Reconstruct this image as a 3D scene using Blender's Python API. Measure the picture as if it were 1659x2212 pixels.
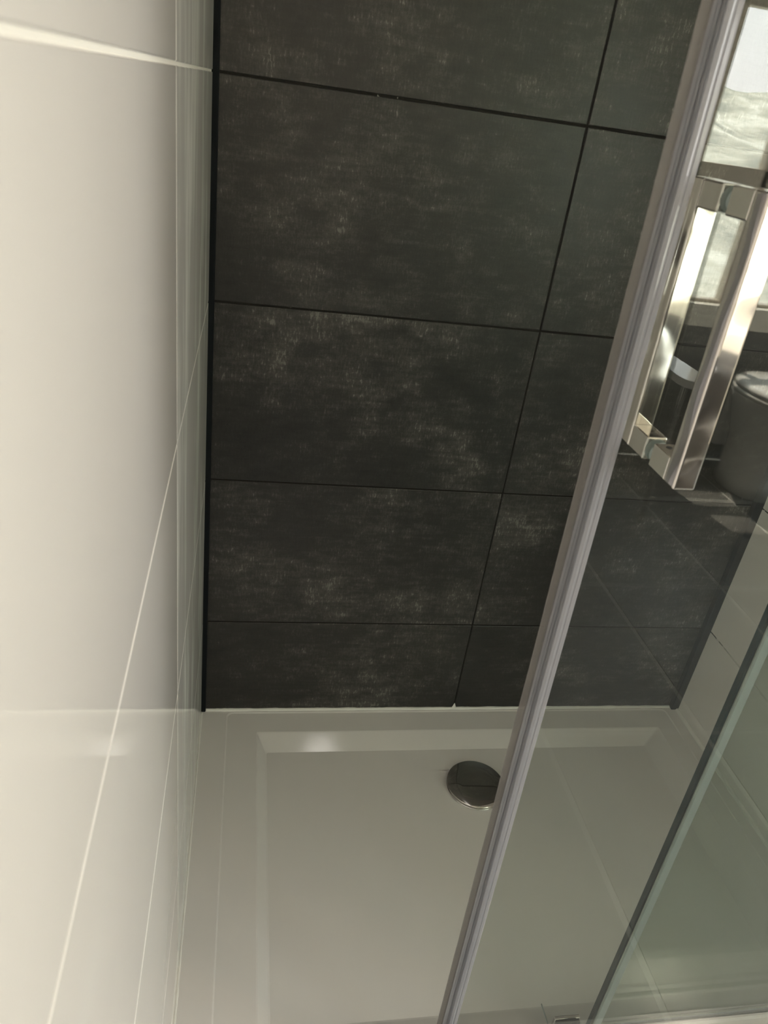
import bpy, bmesh, math, random
from mathutils import Vector, Matrix, noise

random.seed(7)
S = bpy.context.scene
C = S.collection
for o in list(bpy.data.objects):
    bpy.data.objects.remove(o)

# ------------------------------------------------------------------ camera
cam_data = bpy.data.cameras.new('camera')
cam = bpy.data.objects.new('camera', cam_data); C.objects.link(cam)
r = Vector((0.98121661, -0.14384136, 0.12854426))
u = Vector((-0.04182956, 0.49184741, 0.86967604))
f = Vector((0.18831955, 0.85871753, -0.47659203))
M = Matrix(((r.x, u.x, -f.x, 0.0579), (r.y, u.y, -f.y, -1.1643), (r.z, u.z, -f.z, 1.1973), (0, 0, 0, 1)))
cam.matrix_world = M
cam_data.sensor_fit = 'HORIZONTAL'; cam_data.sensor_width = 36
cam_data.lens = 1630.6 / 1659 * 36
cam_data.clip_start = 0.01
cam_data.dof.use_dof = True; cam_data.dof.focus_distance = 1.2; cam_data.dof.aperture_fstop = 20
S.camera = cam

# ------------------------------------------------------------------ exposure, world, sun
S.view_settings.view_transform = 'Standard'; S.view_settings.look = 'None'
S.view_settings.gamma = 1; S.view_settings.use_curve_mapping = False
S.view_settings.exposure = 0.36
try:
    S.cycles.max_bounces = 12; S.cycles.diffuse_bounces = 6; S.cycles.glossy_bounces = 6
    S.cycles.transparent_max_bounces = 24; S.cycles.sample_clamp_indirect = 6
except Exception: pass

w = bpy.data.worlds.new('sky'); S.world = w; w.use_nodes = True
nt = w.node_tree; nt.nodes.clear()
SKY = 8.2
LAMP = 34.0        # the fill light's brightness, a lamp added to fill the room
wo = nt.nodes.new('ShaderNodeOutputWorld'); bg = nt.nodes.new('ShaderNodeBackground')
tc = nt.nodes.new('ShaderNodeTexCoord'); sx = nt.nodes.new('ShaderNodeSeparateXYZ')
rp = nt.nodes.new('ShaderNodeValToRGB')
rp.color_ramp.elements[0].position = 0.0; rp.color_ramp.elements[0].color = (0.99, 0.95, 0.91, 1)
rp.color_ramp.elements[1].position = 0.6; rp.color_ramp.elements[1].color = (0.80, 0.98, 1.0, 1)
nt.links.new(tc.outputs['Generated'], sx.inputs[0]); nt.links.new(sx.outputs[2], rp.inputs[0])
nt.links.new(rp.outputs[0], bg.inputs[0]); bg.inputs[1].default_value = SKY
nt.links.new(bg.outputs[0], wo.inputs[0])

sd = bpy.data.lights.new('sun', 'SUN'); sd.energy = 16; sd.angle = math.radians(0.6); sd.color = (1, .88, .70)
sun = bpy.data.objects.new('sun', sd); C.objects.link(sun)
sun.rotation_euler = Vector((0.10, 0.50, -1.0)).to_track_quat('-Z', 'Y').to_euler()

def portal(name, loc, rot, sx_, sy_):
    d = bpy.data.lights.new(name, 'AREA'); d.shape = 'RECTANGLE'; d.size = sx_; d.size_y = sy_
    try: d.cycles.is_portal = True
    except Exception: pass
    o = bpy.data.objects.new(name, d); C.objects.link(o); o.location = loc; o.rotation_euler = rot
    return o
portal('window_portal', (2.07, -3.16, 1.13), (math.radians(90), 0, 0), 1.0, 1.0)      # faces +Y
portal('window_portal', (3.36, -1.75, 1.35), (math.radians(90), 0, math.radians(90)), 1.7, 1.6)  # faces -X, at the added side window

# ------------------------------------------------------------------ helpers
def tag(o, label=None, cat=None, group=None, kind=None):
    if label: o['label'] = label
    if cat: o['category'] = cat
    if group: o['group'] = group
    if kind: o['kind'] = kind
    return o
def link(name, bm, mats, parent=None, smooth=False):
    me = bpy.data.meshes.new(name)
    bmesh.ops.recalc_face_normals(bm, faces=bm.faces)
    bm.to_mesh(me); bm.free()
    if not isinstance(mats, (list, tuple)): mats = [mats]
    for m in mats: me.materials.append(m)
    if smooth:
        for p in me.polygons: p.use_smooth = True
    o = bpy.data.objects.new(name, me); C.objects.link(o)
    if parent: o.parent = parent
    return o
def empty(name, loc, label, cat):
    o = bpy.data.objects.new(name, None); C.objects.link(o); o.location = loc
    o.empty_display_size = .05
    tag(o, label, cat); return o
def box(bm, x0, x1, y0, y1, z0, z1, bev=0, seg=2, mat=0):
    g = bmesh.ops.create_cube(bm, size=1)
    vs = g['verts']
    bmesh.ops.scale(bm, vec=(x1-x0, y1-y0, z1-z0), verts=vs)
    bmesh.ops.translate(bm, vec=((x0+x1)/2, (y0+y1)/2, (z0+z1)/2), verts=vs)
    fs = {f_ for v in vs for f_ in v.link_faces}
    for f_ in fs: f_.material_index = mat
    if bev:
        es = list({e for v in vs for e in v.link_edges})
        bmesh.ops.bevel(bm, geom=es, offset=bev, segments=seg, profile=.5, affect='EDGES')
def frustum(bm, c0, r0, c1, r1, n=48, cap0=True, cap1=True):
    c0 = Vector(c0); c1 = Vector(c1); ax = (c1-c0).normalized()
    t = ax.orthogonal().normalized(); b = ax.cross(t)
    A = [bm.verts.new(c0 + r0*(math.cos(2*math.pi*i/n)*t + math.sin(2*math.pi*i/n)*b)) for i in range(n)]
    B = [bm.verts.new(c1 + r1*(math.cos(2*math.pi*i/n)*t + math.sin(2*math.pi*i/n)*b)) for i in range(n)]
    for i in range(n): bm.faces.new((A[i], A[(i+1) % n], B[(i+1) % n], B[i]))
    if cap0: bm.faces.new(list(reversed(A)))
    if cap1: bm.faces.new(B)
def lathe(bm, cx, cy, prof, n=64, sxy=(1, 1)):
    rings = []
    for rr, z in prof:
        if rr < 1e-6: rings.append([bm.verts.new((cx, cy, z))])
        else: rings.append([bm.verts.new((cx+sxy[0]*rr*math.cos(2*math.pi*i/n), cy+sxy[1]*rr*math.sin(2*math.pi*i/n), z)) for i in range(n)])
    for a, b in zip(rings, rings[1:]):
        for i in range(n):
            j = (i+1) % n
            if len(a) == 1 and len(b) == 1: continue
            if len(a) == 1: bm.faces.new((a[0], b[i], b[j]))
            elif len(b) == 1: bm.faces.new((a[i], a[j], b[0]))
            else: bm.faces.new((a[i], a[j], b[j], b[i]))
def prism(bm, prof, x0, x1, axis='z'):
    """extrude a closed 2-D profile along an axis"""
    def P(a, b, t):
        return {'z': (a, b, t), 'x': (t, a, b), 'y': (a, t, b)}[axis]
    A = [bm.verts.new(P(a, b, x0)) for a, b in prof]; B = [bm.verts.new(P(a, b, x1)) for a, b in prof]
    n = len(prof)
    for i in range(n): bm.faces.new((A[i], A[(i+1) % n], B[(i+1) % n], B[i]))
    bm.faces.new(A); bm.faces.new(list(reversed(B)))

# ------------------------------------------------------------------ materials
class MT:
    def __init__(s, name):
        s.m = bpy.data.materials.new(name); s.m.use_nodes = True; s.nt = s.m.node_tree
        s.b = s.nt.nodes['Principled BSDF']; s.out = s.nt.nodes['Material Output']
    def n(s, t, **k):
        x = s.nt.nodes.new('ShaderNode'+t)
        for a, v in k.items():
            if isinstance(v, tuple) and a.startswith('i_'): pass
            setattr(x, a, v)
        return x
    def l(s, a, b): s.nt.links.new(a, b)
    def setp(s, **k):
        for a, v in k.items():
            nm = a.replace('_', ' ')
            for i in s.b.inputs:
                if i.name.lower() == nm.lower():
                    i.default_value = v if not (isinstance(v, tuple) and len(v) == 3) else (*v, 1)
        return s
    def math(s, op, a, b=None, clamp=False):
        x = s.n('Math', operation=op); x.use_clamp = clamp
        for i, v in enumerate((a, b)):
            if v is None: continue
            if hasattr(v, 'is_linked') or hasattr(v, 'links'): s.l(v, x.inputs[i])
            else: x.inputs[i].default_value = v
        return x.outputs[0]
    def noise(s, vec, scale, detail=4, rough=.5):
        x = s.n('TexNoise'); s.l(vec, x.inputs['Vector'])
        x.inputs['Scale'].default_value = scale; x.inputs['Detail'].default_value = detail; x.inputs['Roughness'].default_value = rough
        return x.outputs['Fac']
    def map(s, vec, scale=(1, 1, 1), loc=(0, 0, 0)):
        x = s.n('Mapping'); s.l(vec, x.inputs[0]); x.inputs['Scale'].default_value = scale; x.inputs['Location'].default_value = loc
        return x.outputs[0]
    def ramp(s, fac, stops):
        x = s.n('ValToRGB'); s.l(fac, x.inputs[0]); e = x.color_ramp.elements
        while len(e) < len(stops): e.new(.5)
        for i, (p, c) in enumerate(stops):
            e[i].position = p; e[i].color = (*c, 1) if isinstance(c, tuple) else (c, c, c, 1)
        return x.outputs[0]

def plain(name, col, rough=.5, metal=0, coat=0, spec=None):
    t = MT(name).setp(base_color=col, roughness=rough, metallic=metal, coat_weight=coat)
    if spec is not None: t.setp(specular_ior_level=spec)
    return t.m

def mat_dark_tile():
    t = MT('dark stone tile')
    tc = t.n('TexCoord'); gi = t.n('NewGeometry')
    off = t.n('VectorMath', operation='SCALE'); comb = t.n('CombineXYZ')
    for i in range(3): t.l(gi.outputs['Random Per Island'], comb.inputs[i])
    t.l(comb.outputs[0], off.inputs[0]); off.inputs['Scale'].default_value = 17.3
    add = t.n('VectorMath', operation='ADD'); t.l(tc.outputs['Object'], add.inputs[0]); t.l(off.outputs[0], add.inputs[1])
    v = add.outputs[0]
    cloud = t.noise(t.map(v, (1, 1, 1.25)), 4.0, 9, .68)
    mid = t.noise(t.map(v, (1, 1, 2.2)), 26, 5, .6)
    streak = t.noise(t.map(v, (5, 5, 40)), 4, 4, .6)           # long lines across
    weave = t.noise(t.map(v, (95, 95, 26), (3, 1, 2)), 4, 3, .6)   # short upright ticks
    fine = t.noise(t.map(v, (1, 1, 1)), 420, 3, .6)
    a = t.math('MULTIPLY', t.math('SUBTRACT', cloud, .5), 2.0)
    b = t.math('ADD', t.math('MULTIPLY', t.math('SUBTRACT', streak, .5), .50), t.math('MULTIPLY', t.math('SUBTRACT', mid, .5), .9))
    c = t.math('MULTIPLY', t.math('SUBTRACT', weave, .5), .55)
    d = t.math('MULTIPLY', t.math('SUBTRACT', fine, .5), .45)
    tick = t.math('MULTIPLY', t.math('MULTIPLY', t.math('SUBTRACT', weave, .56, True), 2.6), t.math('MULTIPLY', t.math('SUBTRACT', t.math('ADD', t.math('MULTIPLY', mid, .5), t.math('MULTIPLY', cloud, .5)), .47, True), 7.0))
    s_ = t.math('ADD', t.math('ADD', t.math('ADD', t.math('ADD', a, b), t.math('ADD', c, d)), tick), .42, True)
    col = t.ramp(s_, [(0, (.0045, .0038, .0035)), (.42, (.0190, .0172, .0155)), (.75, (.060, .0550, .0505)), (1, (.17, .16, .15))])
    t.l(col, t.b.inputs['Base Color'])
    t.l(t.ramp(s_, [(0, .34), (1, .46)]), t.b.inputs['Roughness'])
    t.setp(specular_ior_level=.7)
    bp = t.n('Bump'); bp.inputs['Strength'].default_value = .25; bp.inputs['Distance'].default_value = .001
    t.l(t.math('ADD', t.math('MULTIPLY', weave, .6), streak), bp.inputs['Height']); t.l(bp.outputs[0], t.b.inputs['Normal'])
    return t.m

def mat_dark_grout():
    t = MT('dark grout with pale residue'); tc = t.n('TexCoord')
    n1 = t.noise(tc.outputs['Object'], 13, 3); n2 = t.noise(tc.outputs['Object'], 160, 3)
    m = t.math('MULTIPLY', t.math('SUBTRACT', n1, .56, True), t.math('SUBTRACT', n2, .50, True))
    t.l(t.ramp(t.math('MULTIPLY', m, 60, True), [(0, (.022, .020, .018)), (.6, (.03, .028, .025)), (1, (.45, .44, .40))]), t.b.inputs['Base Color'])
    t.setp(roughness=.8, specular_ior_level=.2); return t.m

def mat_white_tile(smeared=False):
    t = MT('glossy white tile with smears' if smeared else 'glossy white tile').setp(base_color=(.82, .79, .76), roughness=.035, specular_ior_level=.38)
    tc = t.n('TexCoord')
    bp = t.n('Bump'); bp.inputs['Strength'].default_value = .05; bp.inputs['Distance'].default_value = .002
    t.l(t.noise(t.map(tc.outputs['Object'], (1, 1, 1)), 7, 2), bp.inputs['Height']); t.l(bp.outputs[0], t.b.inputs['Normal'])
    if smeared:
        # dried grout haze, long and upright, on the cut tiles beside the dark wall
        s3 = t.n('SeparateXYZ'); t.l(tc.outputs['Object'], s3.inputs[0])
        sm = t.noise(t.map(tc.outputs['Object'], (30, 9, 1.6), (1.3, 0, .4)), 1.5, 5, .6)
        near = t.math('GREATER_THAN', s3.outputs[1], -.5175)
        k = t.math('MULTIPLY', t.math('SUBTRACT', sm, .50, True), 5, True)
        fac = t.math('MULTIPLY', t.math('ADD', t.math('MULTIPLY', k, .58), .20), near)
        df = t.n('BsdfDiffuse'); df.inputs[0].default_value = (.62, .63, .61, 1)
        mx = t.n('MixShader'); t.l(fac, mx.inputs[0]); t.l(t.b.outputs[0], mx.inputs[1]); t.l(df.outputs[0], mx.inputs[2])
        t.l(mx.outputs[0], t.out.inputs[0])
    return t.m

def mat_white_grout(dark_near=False):
    t = MT('white grout').setp(base_color=(.86, .84, .79), roughness=.75)
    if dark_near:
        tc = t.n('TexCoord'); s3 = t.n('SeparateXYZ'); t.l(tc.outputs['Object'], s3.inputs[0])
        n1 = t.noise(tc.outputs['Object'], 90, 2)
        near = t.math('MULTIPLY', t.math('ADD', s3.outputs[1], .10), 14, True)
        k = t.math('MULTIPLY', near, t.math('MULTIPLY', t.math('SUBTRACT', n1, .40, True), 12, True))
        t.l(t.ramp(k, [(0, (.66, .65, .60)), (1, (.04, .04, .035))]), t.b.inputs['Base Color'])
    return t.m

def mat_glass(name, tint, refl=1.0):
    t = MT(name); t.nt.nodes.remove(t.b)
    g = t.n('NewGeometry'); dt = t.n('VectorMath', operation='DOT_PRODUCT')
    t.l(g.outputs['Normal'], dt.inputs[0]); t.l(g.outputs['Incoming'], dt.inputs[1])
    c = t.math('ABSOLUTE', dt.outputs['Value'])
    p = t.math('POWER', t.math('SUBTRACT', 1.0, c), 5.0)
    F = t.math('MULTIPLY', t.math('ADD', t.math('MULTIPLY', p, .957), .043), refl, True)
    tr = t.n('BsdfTransparent'); tr.inputs[0].default_value = (*tint, 1)
    gl = t.n('BsdfGlossy'); gl.inputs[0].default_value = (1, 1, 1, 1); gl.inputs['Roughness'].default_value = 0.0
    mx = t.n('MixShader'); t.l(F, mx.inputs[0]); t.l(tr.outputs[0], mx.inputs[1]); t.l(gl.outputs[0], mx.inputs[2])
    t.l(mx.outputs[0], t.out.inputs[0]); return t.m

def mat_clear_plastic(name, tint, milky, mixf, rough=.18):
    t = MT(name).setp(base_color=milky, roughness=rough, specular_ior_level=.7)
    tr = t.n('BsdfTransparent'); tr.inputs[0].default_value = (*tint, 1)
    mx = t.n('MixShader'); mx.inputs[0].default_value = mixf
    t.l(tr.outputs[0], mx.inputs[1]); t.l(t.b.outputs[0], mx.inputs[2]); t.l(mx.outputs[0], t.out.inputs[0])
    return t.m

m_dtile = mat_dark_tile(); m_dgrout = mat_dark_grout()
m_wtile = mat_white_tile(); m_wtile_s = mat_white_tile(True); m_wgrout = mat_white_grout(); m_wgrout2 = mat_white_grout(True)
m_black = plain('black corner trim', (.004, .006, .008), .6, 0, 0, .2)
m_chrome = plain('polished chrome', (.70, .67, .64), .045, 1)
def mat_chrome_wavy():
    t = MT('polished chrome, slightly wavy').setp(base_color=(.76, .71, .68), roughness=.06, metallic=1)
    tc = t.n('TexCoord'); bp = t.n('Bump'); bp.inputs['Strength'].default_value = .35; bp.inputs['Distance'].default_value = .004
    t.l(t.noise(tc.outputs['Object'], 26, 0), bp.inputs['Height']); t.l(bp.outputs[0], t.b.inputs['Normal']); return t.m
m_chrome_w = mat_chrome_wavy()
m_nickel = plain('satin chrome', (.62, .61, .60), .22, 1)
m_chan = plain('grey bottom channel', (.30, .29, .25), .4)
m_glass = mat_glass('clear safety glass', (.915, .932, .917), 1.2)
m_glass_fixed = mat_glass('green safety glass', (.83, .875, .84), .75)
m_gedge = plain('green glass edge', (.006, .022, .024), .12, 0, 0, .25)
m_seal = mat_clear_plastic('clear ribbed seal', (.78, .79, .83), (.47, .465, .495), .46, .09)
m_fin = mat_clear_plastic('smoky soft seal fin', (.62, .60, .59), (.27, .255, .245), .45, .22)
m_pad = mat_clear_plastic('clear plastic pad', (.75, .82, .80), (.42, .47, .46), .55, .15)
m_gasket = plain('black gasket', (.01, .01, .01), .5)
m_paint = plain('cream painted plaster', (.74, .70, .62), .7)
m_frame = plain('tan painted window frame', (.56, .50, .41), .45)
m_ceil = plain('white ceiling paint', (.82, .80, .76), .8)
def mat_tray():
    t = MT('white acrylic tray').setp(base_color=(.72, .698, .68), roughness=.10, specular_ior_level=.5)
    tc = t.n('TexCoord'); n = t.noise(tc.outputs['Object'], 60, 2)
    bp = t.n('Bump'); bp.inputs['Strength'].default_value = .06; bp.inputs['Distance'].default_value = .001
    t.l(n, bp.inputs['Height']); t.l(bp.outputs[0], t.b.inputs['Normal'])
    return t.m
m_tray = mat_tray()
m_caulk = plain('white silicone', (.84, .83, .79), .35)
m_ceramic = plain('white ceramic', (.85, .85, .84), .08)
def mat_floor():
    t = MT('grey floor tile'); tc = t.n('TexCoord')
    n = t.noise(tc.outputs['Object'], 6, 5, .6)
    t.l(t.ramp(n, [(.3, (.085, .085, .082)), (.7, (.15, .148, .144))]), t.b.inputs['Base Color'])
    t.setp(roughness=.45); return t.m
m_floor = mat_floor()
m_fgrout = plain('pale floor grout', (.30, .30, .285), .8)
m_lgrout = plain('grey wall grout', (.10, .10, .095), .8)

# ------------------------------------------------------------------ tiled surfaces
def tiled(name, mapf, ub, vb, mats, gap=.0022, dep=.006, bev=.0011, back=.04):
    """real tiles with bevelled edges standing proud of a grout bed; mapf(u, v, d): d = height above the bed's face"""
    bm = bmesh.new()
    def quad(ps, mi):
        f_ = bm.faces.new([bm.verts.new(mapf(*p)) for p in ps]); f_.material_index = mi
    g = gap/2; d0 = -.0013                                    # grout sits 1.3 mm below the tile faces
    U0, U1, V0, V1 = ub[0], ub[-1], vb[0], vb[-1]
    c = [(U0, V0), (U1, V0), (U1, V1), (U0, V1)]
    lo = [bm.verts.new(mapf(a, b, -back)) for a, b in c]; hi = [bm.verts.new(mapf(a, b, d0)) for a, b in c]
    bm.faces.new(hi).material_index = 1; bm.faces.new(list(reversed(lo))).material_index = 1
    for i in range(4):
        bm.faces.new((lo[i], lo[(i+1) % 4], hi[(i+1) % 4], hi[i])).material_index = 1
    for i in range(len(ub)-1):
        for j in range(len(vb)-1):
            a0, a1, b0, b1 = ub[i]+g, ub[i+1]-g, vb[j]+g, vb[j+1]-g
            if i == 0: a0 -= g
            if i == len(ub)-2: a1 += g
            if j == 0: b0 -= g
            if j == len(vb)-2: b1 += g
            R = []
            for ins, d in ((0, -.004), (0, -bev), (bev*.35, -bev*.35), (bev, 0)):
                R.append([bm.verts.new(mapf(x, y, d)) for x, y in ((a0+ins, b0+ins), (a1-ins, b0+ins), (a1-ins, b1-ins), (a0+ins, b1-ins))])
            for A, B in zip(R, R[1:]):
                for k in range(4): bm.faces.new((A[k], A[(k+1) % 4], B[(k+1) % 4], B[k]))
            bm.faces.new(R[-1])
    o = link(name, bm, mats); tag(o, kind='structure'); return o

W = 1.052; TZ = .077; H = 2.4
rows = [0.0] + [.3*i for i in range(1, 9)]
tiled('wall_back', lambda a, b, d: (a, -d, b), [0, .527, W], rows, [m_dtile, m_dgrout], gap=.0030)
tiled('wall_left', lambda a, b, d: (d, a, b), [-3.0, -2.317, -1.717, -1.117, -.5175, 0], rows, [m_wtile_s, m_wgrout], gap=.0024)
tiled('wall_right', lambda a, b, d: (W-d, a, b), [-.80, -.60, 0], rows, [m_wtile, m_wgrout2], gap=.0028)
# partition end and the room face beyond the shower
bm = bmesh.new(); box(bm, W+.04, 3.3, -.80, -.70, 0, H); tag(link('wall_partition', bm, m_paint), kind='structure')

# room floor
fx = [W*0 + x for x in (0, .35, .75, 1.15, 1.55, 1.95, 2.35, 2.75, 3.3)]
tiled('floor', lambda a, b, d: (a, b, d), fx, [-3.0, -2.6, -2.0, -1.4, -.8], [m_floor, m_fgrout], gap=.012)
bm = bmesh.new(); box(bm, 0, W, -.80, 0, -.04, -.002); tag(link('floor_shower', bm, m_fgrout), kind='structure')
bm = bmesh.new(); box(bm, -.04, 3.35, -3.2, .04, H, H+.04); tag(link('ceiling', bm, m_ceil), kind='structure')

# window wall: lower part grey tiled, upper part painted, opening for window_1
WX0, WX1, WZ0, WZ1, WY = 1.595, 2.55, .655, 1.65, -3.0
tiled('wall_front', lambda a, b, d: (a, WY+d, b), [0, .55, 1.15, 1.75, 2.35, 3.3], [0, .27, .57], [m_floor, m_lgrout], gap=.003)
bm = bmesh.new()
for q in ((-.04, WX0, .57, H), (WX1, 3.34, .57, H), (WX0, WX1, .57, WZ0), (WX0, WX1, WZ1, H)):
    box(bm, q[0], q[1], WY-.18, WY, q[2], q[3])
tag(link('wall_front_upper', bm, m_paint), kind='structure')
def window(name, along, fixed, a0, a1, z0, z1, mull, rails, depth=.05):
    """frame bars in the plane; along = 'x' (plane at y=fixed) or 'y' (plane at x=fixed)"""
    root = bpy.data.objects.new(name, None); C.objects.link(root); tag(root, kind='structure')
    bm = bmesh.new()
    def bar(p0, p1, q0, q1):
        if along == 'x': box(bm, p0, p1, fixed-depth, fixed, q0, q1, .004, 2)
        else: box(bm, fixed, fixed+depth, p0, p1, q0, q1, .004, 2)
    fw = .035
    bar(a0, a0+fw*1.8, z0, z1); bar(a1-fw, a1, z0, z1); bar(a0, a1, z0, z0+fw*.35); bar(a0, a1, z1-fw*.7, z1)
    for m_ in mull: bar(m_-.015, m_+.015, z0, z1)
    for q in rails: bar(a0, a1, q-.031, q+.031)
    link('window_frame', bm, m_frame, root)
    bm = bmesh.new()
    if along == 'x': box(bm, a0+.01, a1-.01, fixed-.03, fixed-.024, z0+.01, z1-.01)
    else: box(bm, fixed+.024, fixed+.03, a0+.01, a1-.01, z0+.01, z1-.01)
    link('window_pane', bm, m_wglass, root)
    return root
m_wglass = mat_glass('window glass', (.985, .99, .985))
window('window_1', 'x', WY-.05, WX0, WX1, WZ0, WZ1, [1.925, 2.24], [1.117])

# side wall with an unseen window added to light the left wall
SX = 3.3; SY0, SY1, SZ0, SZ1 = -2.55, -.95, .62, 2.10
bm = bmesh.new()
for q in ((-3.18, SY0, 0, H), (SY1, -.70, 0, H), (SY0, SY1, 0, SZ0), (SY0, SY1, SZ1, H)):
    box(bm, SX, SX+.12, q[0], q[1], q[2], q[3])
tag(link('wall_side', bm, m_paint), kind='structure')
window('added_window', 'y', SX+.04, SY0, SY1, SZ0, SZ1, [-1.75], [])

# black corner trims
def trim(name, x0, x1, y0, y1):
    bm = bmesh.new(); box(bm, x0, x1, y0, y1, TZ+.001, H, .0015, 2)
    return tag(link(name, bm, m_black), kind='structure')
trim('trim_1', -.004, .0085, -.0075, .004)
trim('trim_2', W-.017, W+.004, -.012, .004)  # drawn wider than the trim to take in the blurred dark band beside it

# ------------------------------------------------------------------ shower tray
bm = bmesh.new()
def ring(x0, x1, y0, y1, z, rad, n=8, dz=0):
    pts = []
    for cx, cy, a0 in ((x1-rad, y1-rad, 0), (x0+rad, y1-rad, 90), (x0+rad, y0+rad, 180), (x1-rad, y0+rad, 270)):
        for i in range(n+1):
            a = math.radians(a0+90*i/n); pts.append((cx+rad*math.cos(a), cy+rad*math.sin(a), z))
    return [bm.verts.new(p) for p in pts]
FY = -.765
rings = [ring(.001, W-.001, FY, -.001, 0, .004), ring(.001, W-.001, FY, -.001, TZ-.004, .004),
         ring(.0025, W-.0025, FY+.0015, -.0025, TZ, .004),
         ring(.050, W-.03, -.715, -.0075, TZ, .012), ring(.0525, W-.0325, -.7125, -.010, TZ-.0014, .012),
         ring(.1095, .9810, -.6300, -.0595, TZ-.0024, .004), ring(.1120, .9785, -.6280, -.0620, TZ-.0032, .004),
         ring(.1270, .9370, -.6020, -.0960, TZ-.0170, .004), ring(.1300, .9340, -.5990, -.0990, TZ-.0182, .004),
         ring(.20, .86, -.52, -.15, TZ-.0195, .05), ring(.45, .61, -.27, -.115, TZ-.0225, .07)]
for A, B in zip(rings, rings[1:]):
    n = len(A)
    for i in range(n): bm.faces.new((A[i], A[(i+1) % n], B[(i+1) % n], B[i]))
bm.faces.new(rings[-1]); bm.faces.new(list(reversed(rings[0])))
tray = link('shower_tray', bm, m_tray)
tag(tray, 'low white acrylic shower tray with a stepped rim below the dark tiled wall', 'shower tray')

# waste cover
dr = empty('drain_cover', (.531, -.191, TZ-.0225), 'round polished chrome waste cover near the back of the white tray', 'drain')
bm = bmesh.new(); lathe(bm, 0, 0, [(0, .0105), (.030, .0104), (.0560, .0098), (.0572, .0090), (.0574, .0082), (.0555, .0078), (0, .0078)], 96)
link('cap', bm, m_chrome, dr, True)
bm = bmesh.new(); lathe(bm, 0, 0, [(.0560, .0004), (.0570, .0020), (.0560, .0030), (.050, .0032), (.049, .0078), (0, .0078), (0, .0003), (.0560, .0004)], 96)
link('flange', bm, m_nickel, dr, True)

# sealant beads
def bead(name, pts, rr, label, seed, flat=1.0):
    bm = bmesh.new(); n = 8; prev = None
    for i, (p, dirn, up) in enumerate(pts):
        side = dirn.cross(up)
        k = rr*(1+.35*noise.noise(Vector((i*.21+seed, 3.1, seed)))+.15*noise.noise(Vector((i*.9+seed, 1, 2))))
        ringv = [bm.verts.new(p+k*(math.cos(2*math.pi*j/n)*side+math.sin(2*math.pi*j/n)*up*flat)) for j in range(n)]
        if prev:
            for j in range(n): bm.faces.new((prev[j], prev[(j+1) % n], ringv[(j+1) % n], ringv[j]))
        else: bm.faces.new(ringv)
        prev = ringv
    bm.faces.new(list(reversed(prev)))
    return tag(link(name, bm, m_caulk, None, True), label, 'sealant')
N = 160
Zs = Vector((0, 0, 1))
bead('sealant_bead', [(Vector((.006+(W-.012)*i/N, -.0012, TZ+.0005)), Vector((1, 0, 0)), Zs) for i in range(N+1)], .0038,
     'uneven white silicone line where the dark tiled wall meets the tray', 1)
bead('sealant_bead', [(Vector((.0012, -.006-(.75)*i/N, TZ+.0002)), Vector((0, 1, 0)), Zs) for i in range(N+1)], .0019,
     'thin white silicone line along the tray at the glossy left wall', 4)
bead('sealant_bead', [(Vector((W-.002, -.004-(.75)*i/N, TZ+.001)), Vector((0, 1, 0)), Zs) for i in range(N+1)], .0052,
     'thick white silicone line along the tray at the right wall behind the glass', 9)
# small blob of silicone that ran up into the upright joint
bm = bmesh.new(); bmesh.ops.create_icosphere(bm, subdivisions=3, radius=.0045)
for v in bm.verts:
    v.co.z = v.co.z*1.6 + (.006 if v.co.z > 0 else 0)*max(0, 1-abs(v.co.x)/.003); v.co.y *= .35
    v.co += Vector((.527, -.0016, TZ+.003))
tag(link('sealant_blob', bm, m_caulk, None, True), 'small white silicone lump at the foot of the upright joint in the dark wall', 'sealant')

# ------------------------------------------------------------------ enclosure
TILT = math.atan(.0215)
GH = 1.90
def tilted(name, x, y, z, label, cat):
    e = empty(name, (x, y, z), label, cat); e.rotation_euler = (0, -TILT, 0); return e

# fixed panel: glass in local coordinates, x=0 at its leading edge, z up
fz = TZ+.004
fp = tilted('fixed_glass_panel', .566, -.655, fz, 'fixed green-edged glass panel standing on the tray behind the sliding door', 'glass panel')
PW = W-.566-.012
def pane_mesh(x0, x1, y0, y1, z0, z1):
    bm = bmesh.new(); box(bm, x0, x1, y0, y1, z0, z1, .0009, 1)
    for f_ in bm.faces:
        n = f_.normal
        f_.normal_update(); n = f_.normal
        f_.material_index = 0 if abs(n.y) > .9 else 1
    return bm
link('glass_pane', pane_mesh(0, PW-.035, -.003, .003, .022, GH-.2), [m_glass_fixed, m_gedge], fp)
bm = bmesh.new(); prism(bm, [(-.0085, 0), (.0085, 0), (.0085, .020), (.0055, .023), (.0032, .023), (.0032, .006), (-.0032, .006), (-.0032, .023), (-.0055, .023), (-.0085, .020)], 0.01, PW-.02, 'x')
link('bottom_channel', bm, m_chan, fp)
bm = bmesh.new(); prism(bm, [(-.0011, -.0036), (.0016, -.0036), (.0024, 0), (.0016, .0036), (-.0011, .0036)], .022, GH-.2, 'z')
e_ = link('edge_strip', bm, m_gedge, fp); e_.location = (-.0018, 0, 0); e_['label'] = 'dark green glass edge strip'
bm = bmesh.new(); prism(bm, [(-.0020, -.0075), (-.0005, -.0090), (.010, -.0075), (.010, -.0040), (.001, -.0045)], .022, GH-.2, 'z')
e_ = link('clear_seal', bm, m_pad, fp)

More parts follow.
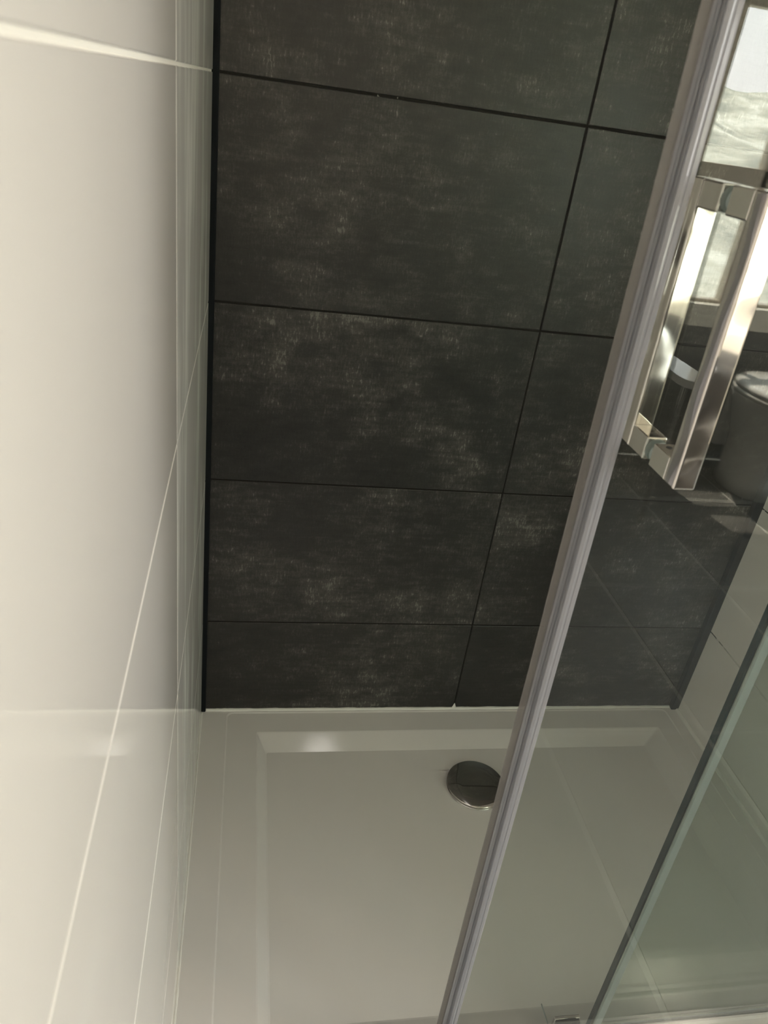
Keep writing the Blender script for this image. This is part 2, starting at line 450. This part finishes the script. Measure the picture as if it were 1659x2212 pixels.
# door guide on the rim at the foot of the fixed panel
g = empty('door_guide', (.5405, -.6495, TZ), 'small square chrome door guide on the tray rim at the foot of the glass', 'door guide')
bm = bmesh.new()
box(bm, -.019, .019, -.012, -.007, 0, .030, .001, 2); box(bm, -.019, .019, .008, .013, 0, .030, .001, 2); box(bm, -.019, .019, -.012, .013, 0, .010, .001, 2)
link('guide_block', bm, m_chrome, g)
bm = bmesh.new(); box(bm, -.018, .018, -.0068, -.0032, .010, .027, .0006, 1); box(bm, -.018, .018, .0037, .0078, .010, .027, .0006, 1)
link('guide_insert', bm, m_gasket, g)
bm = bmesh.new(); box(bm, -.0205, -.0192, .013, .045, 0, .002, .0003, 1)
link('added_strip', bm, m_pad, g)  # thin strip added for a pale line along the tray rim

# sliding door, glass faces at y = -.703 .. -.697
DZ = .098
dx0 = .3405
door = tilted('sliding_glass_panel', dx0, -.700, DZ, 'clear glass sliding shower door with chrome pull handle, half open over the tray', 'shower door')
DW = .60
GZ = GH-DZ
link('glass_pane', pane_mesh(-.010, DW, -.003, .003, 0, GZ), [m_glass, m_gedge], door)
# ribbed clear leading seal
bm = bmesh.new()
prof = [(-.0088, -.0046), (-.0062, -.0050), (-.0040, -.0042), (-.0034, -.0050), (-.0008, -.0048), (.0006, -.0040), (.0010, -.0031), (-.0084, -.0031), (-.0084, .0031), (.0010, .0031), (.0010, .0036), (-.0040, .0046), (-.0088, .0046),
        (-.0110, .0040), (-.0118, .0022), (-.0130, .0038), (-.0141, .0020), (-.0150, .0034), (-.0160, .0016), (-.0160, -.0016), (-.0152, -.0038), (-.0141, -.0022), (-.0131, -.0044), (-.0120, -.0024), (-.0108, -.0050), (-.0098, -.0034)]
prism(bm, prof, 0, GZ, 'z')
seal = link('edge_seal', bm, m_seal, door)
bm = bmesh.new()
# soft fin with a slightly wavy free edge
nz = 120; prev = None
for i in range(nz+1):
    z = GZ*i/nz
    wv = .0004*noise.noise(Vector((z*9, 0, 5)))+.0003*noise.noise(Vector((z*30, 2, 5)))
    pr = [(-.0158, -.0012), (-.0222+wv, -.0008), (-.0226+wv, 0), (-.0222+wv, .0006), (-.0158, .0012)]
    vv = [bm.verts.new((a, b, z)) for a, b in pr]
    if prev:
        for k in range(5): bm.faces.new((prev[k], prev[(k+1) % 5], vv[(k+1) % 5], vv[k]))
    else: bm.faces.new(vv)
    prev = vv
bm.faces.new(list(reversed(prev)))
link('seal_fin', bm, m_fin, door)
# handle: outer and inner square D handles bolted through the glass
hx = .0
def xdoor(xw, zw): return xw - dx0 + math.tan(TILT)*(zw-DZ)
HX = xdoor(.353, 1.08); HZ0 = .990-DZ; HZ1 = 1.179-DZ
def dhandle(name, sgn, yface, yout, wdt, label, x):
    y0, y1 = sorted((sgn*yout, sgn*(yout-.015)))
    bm = bmesh.new(); box(bm, x-wdt/2, x+wdt/2, y0, y1, HZ0, HZ1, .0018, 3)
    h = link(name, bm, m_chrome_w, door); h['label'] = label
    for zc in (HZ0+.009, HZ1-.009):
        bm = bmesh.new(); a, b = sorted((sgn*yface, sgn*(yout-.0145)))
        box(bm, x-wdt/2+.0003, x+wdt/2-.0003, a, b, zc-.0088, zc+.0088, .0012, 2)
        link('standoff', bm, m_chrome, h)
        bm = bmesh.new(); a, b = sorted((sgn*.0031, sgn*(yface)))
        frustum(bm, (x, sgn*.0031, zc), .0082, (x, sgn*yface, zc), .0076, 32)
        link('clear_washer', bm, m_pad, h)
        bm = bmesh.new(); zz = zc+.0088 if zc < (HZ0+HZ1)/2 else zc-.0088
        s_ = 1 if zc < (HZ0+HZ1)/2 else -1
        yc = sgn*(yface+.0075)
        frustum(bm, (x, yc, zz-.0006*s_), .0026, (x, yc, zz+.0003*s_), .0022, 20)
        link('grub_screw', bm, m_gasket, h)
    return h
dhandle('outer_handle', -1, .0050, .0440, .0165, 'square polished chrome pull bar on the near side of the glass', HX)
dhandle('inner_handle', 1, .0050, .0440, .0165, 'matching chrome bar on the shower side of the glass', HX)
# top rail
hr = empty('header_rail', (0, -.683, GH+.02), 'chrome header rail above the sliding door', 'rail')
bm = bmesh.new(); prism(bm, [(-.03, 0), (.04, 0), (.04, .045), (.034, .05), (-.024, .05), (-.03, .045)], .012, W-.012, 'x')
link('rail', bm, m_nickel, hr)

cl = empty('fill_light', (2.05, -1.9, H), 'round white flush fill light outside the shower, added to brighten the room', 'fill light')  # unseen lamp added to raise the light on the walls
bm = bmesh.new(); lathe(bm, 0, 0, [(0, -.001), (.20, -.001), (.205, -.02), (.20, -.045), (.19, -.05)], 64); link('rim', bm, m_nickel, cl, True)
t_ = MT('lit opal glass').setp(base_color=(.9, .88, .84), roughness=.4, emission_color=(1, .86, .70), emission_strength=LAMP)
bm = bmesh.new(); lathe(bm, 0, 0, [(.189, -.049), (.17, -.062), (.1, -.072), (0, -.076)], 64); link('diffuser', bm, t_.m, cl, True)
# ------------------------------------------------------------------ toilet near the window wall
tl = empty('toilet', (2.09, -2.74, 0), 'white ceramic toilet with closed lid on the grey floor, mirrored in the glass door', 'toilet')
def oval(bm, cy, a, b0, b1, z, n=48):
    return [bm.verts.new((a*math.sin(2*math.pi*i/n), cy+(b1 if math.cos(2*math.pi*i/n) > 0 else b0)*math.cos(2*math.pi*i/n), z)) for i in range(n)]
def loft(bm, rs):
    for A, B in zip(rs, rs[1:]):
        n = len(A)
        for i in range(n): bm.faces.new((A[i], A[(i+1) % n], B[(i+1) % n], B[i]))
    bm.faces.new(list(reversed(rs[0]))); bm.faces.new(rs[-1])
bm = bmesh.new(); loft(bm, [oval(bm, .0, .11, .16, .14, 0), oval(bm, 0, .10, .16, .12, .06), oval(bm, .0, .11, .17, .15, .2), oval(bm, .02, .165, .2, .22, .33), oval(bm, .03, .185, .21, .25, .385), oval(bm, .03, .185, .21, .25, .395)])
link('bowl', bm, m_ceramic, tl, True)
bm = bmesh.new(); loft(bm, [oval(bm, .03, .185, .2, .25, .396), oval(bm, .03, .192, .2, .258, .402), oval(bm, .03, .192, .2, .258, .412), oval(bm, .03, .186, .195, .252, .416)])
link('seat', bm, m_ceramic, tl, True)
bm = bmesh.new(); loft(bm, [oval(bm, .03, .186, .195, .25, .4165), oval(bm, .03, .190, .195, .255, .422), oval(bm, .03, .188, .195, .253, .434), oval(bm, .03, .170, .18, .235, .441), oval(bm, .03, .09, .1, .13, .444)])
link('lid', bm, m_ceramic, tl, True)
bm = bmesh.new(); box(bm, -.075, .075, -.215, -.185, .10, .40, .01, 2); link('hinge_mount', bm, m_ceramic, tl)

# made-up board standing in for an unidentified white band mirrored in the glass
bn = empty('white_band_standin', (1.46, -2.60, 0), 'narrow white board with rounded ends on thin chrome legs, stand-in for an unidentified white band mirrored behind the door handle', 'white_band_standin')
bm = bmesh.new()
pr = [(.052*math.cos(math.radians(a)), .235+.052*math.sin(math.radians(a))) for a in range(0, 181, 15)] + [(.052*math.cos(math.radians(a)), -.235+.052*math.sin(math.radians(a))) for a in range(180, 361, 15)]
prism(bm, pr, .528, .552, 'z'); link('band_board', bm, m_ceramic, bn)
for yy in (-.2, .2):
    bm = bmesh.new(); frustum(bm, (0, yy, 0), .009, (0, yy, .528), .009, 20); link('leg', bm, m_chrome, bn)

# unseen spot added to put a bright patch on the tray's back slope
dl = empty('added_spot', (.50, -.15, H), 'small round spot in the ceiling, added for the bright patch on the tray slope', 'added_spot')
bm = bmesh.new(); lathe(bm, 0, 0, [(.075, -.0005), (.098, -.0005), (.100, -.004), (.096, -.007), (.078, -.008), (.075, -.0005)], 48); link('rim', bm, m_chrome, dl, True)
t_ = MT('lit spot lens').setp(base_color=(.9, .9, .9), emission_color=(1, .95, .90), emission_strength=6.0)
bm = bmesh.new(); lathe(bm, 0, 0, [(.0745, -.001), (.0745, -.004), (0, -.005)], 48); link('lens', bm, t_.m, dl)

# ------------------------------------------------------------------ outdoors beyond the window: garden slope, hedge and a roof line
def mat_hill():
    t = MT('dry hillside'); tc = t.n('TexCoord'); n = t.noise(tc.outputs['Object'], .8, 5, .6)
    t.l(t.ramp(n, [(.38, (.36, .34, .29)), (.5, (.58, .53, .44)), (.62, (.82, .76, .66))]), t.b.inputs['Base Color']); t.setp(roughness=.9); return t.m
bm = bmesh.new(); gx, gy = 60, 24; vs = []
for j in range(gy+1):
    row = []
    for i in range(gx+1):
        x = -15+45*i/gx; y = -3.6-30*j/gy
        h = -1.3+max(0, (-y-4))*.165 + .9*noise.noise(Vector((x*.16, y*.16, 2)))+.25*noise.noise(Vector((x*.7, y*.7, 7)))
        row.append(bm.verts.new((x, y, h)))
    vs.append(row)
for j in range(gy):
    for i in range(gx): bm.faces.new((vs[j][i], vs[j][i+1], vs[j+1][i+1], vs[j+1][i]))
tag(link('hillside', bm, mat_hill(), None, True), kind='structure')
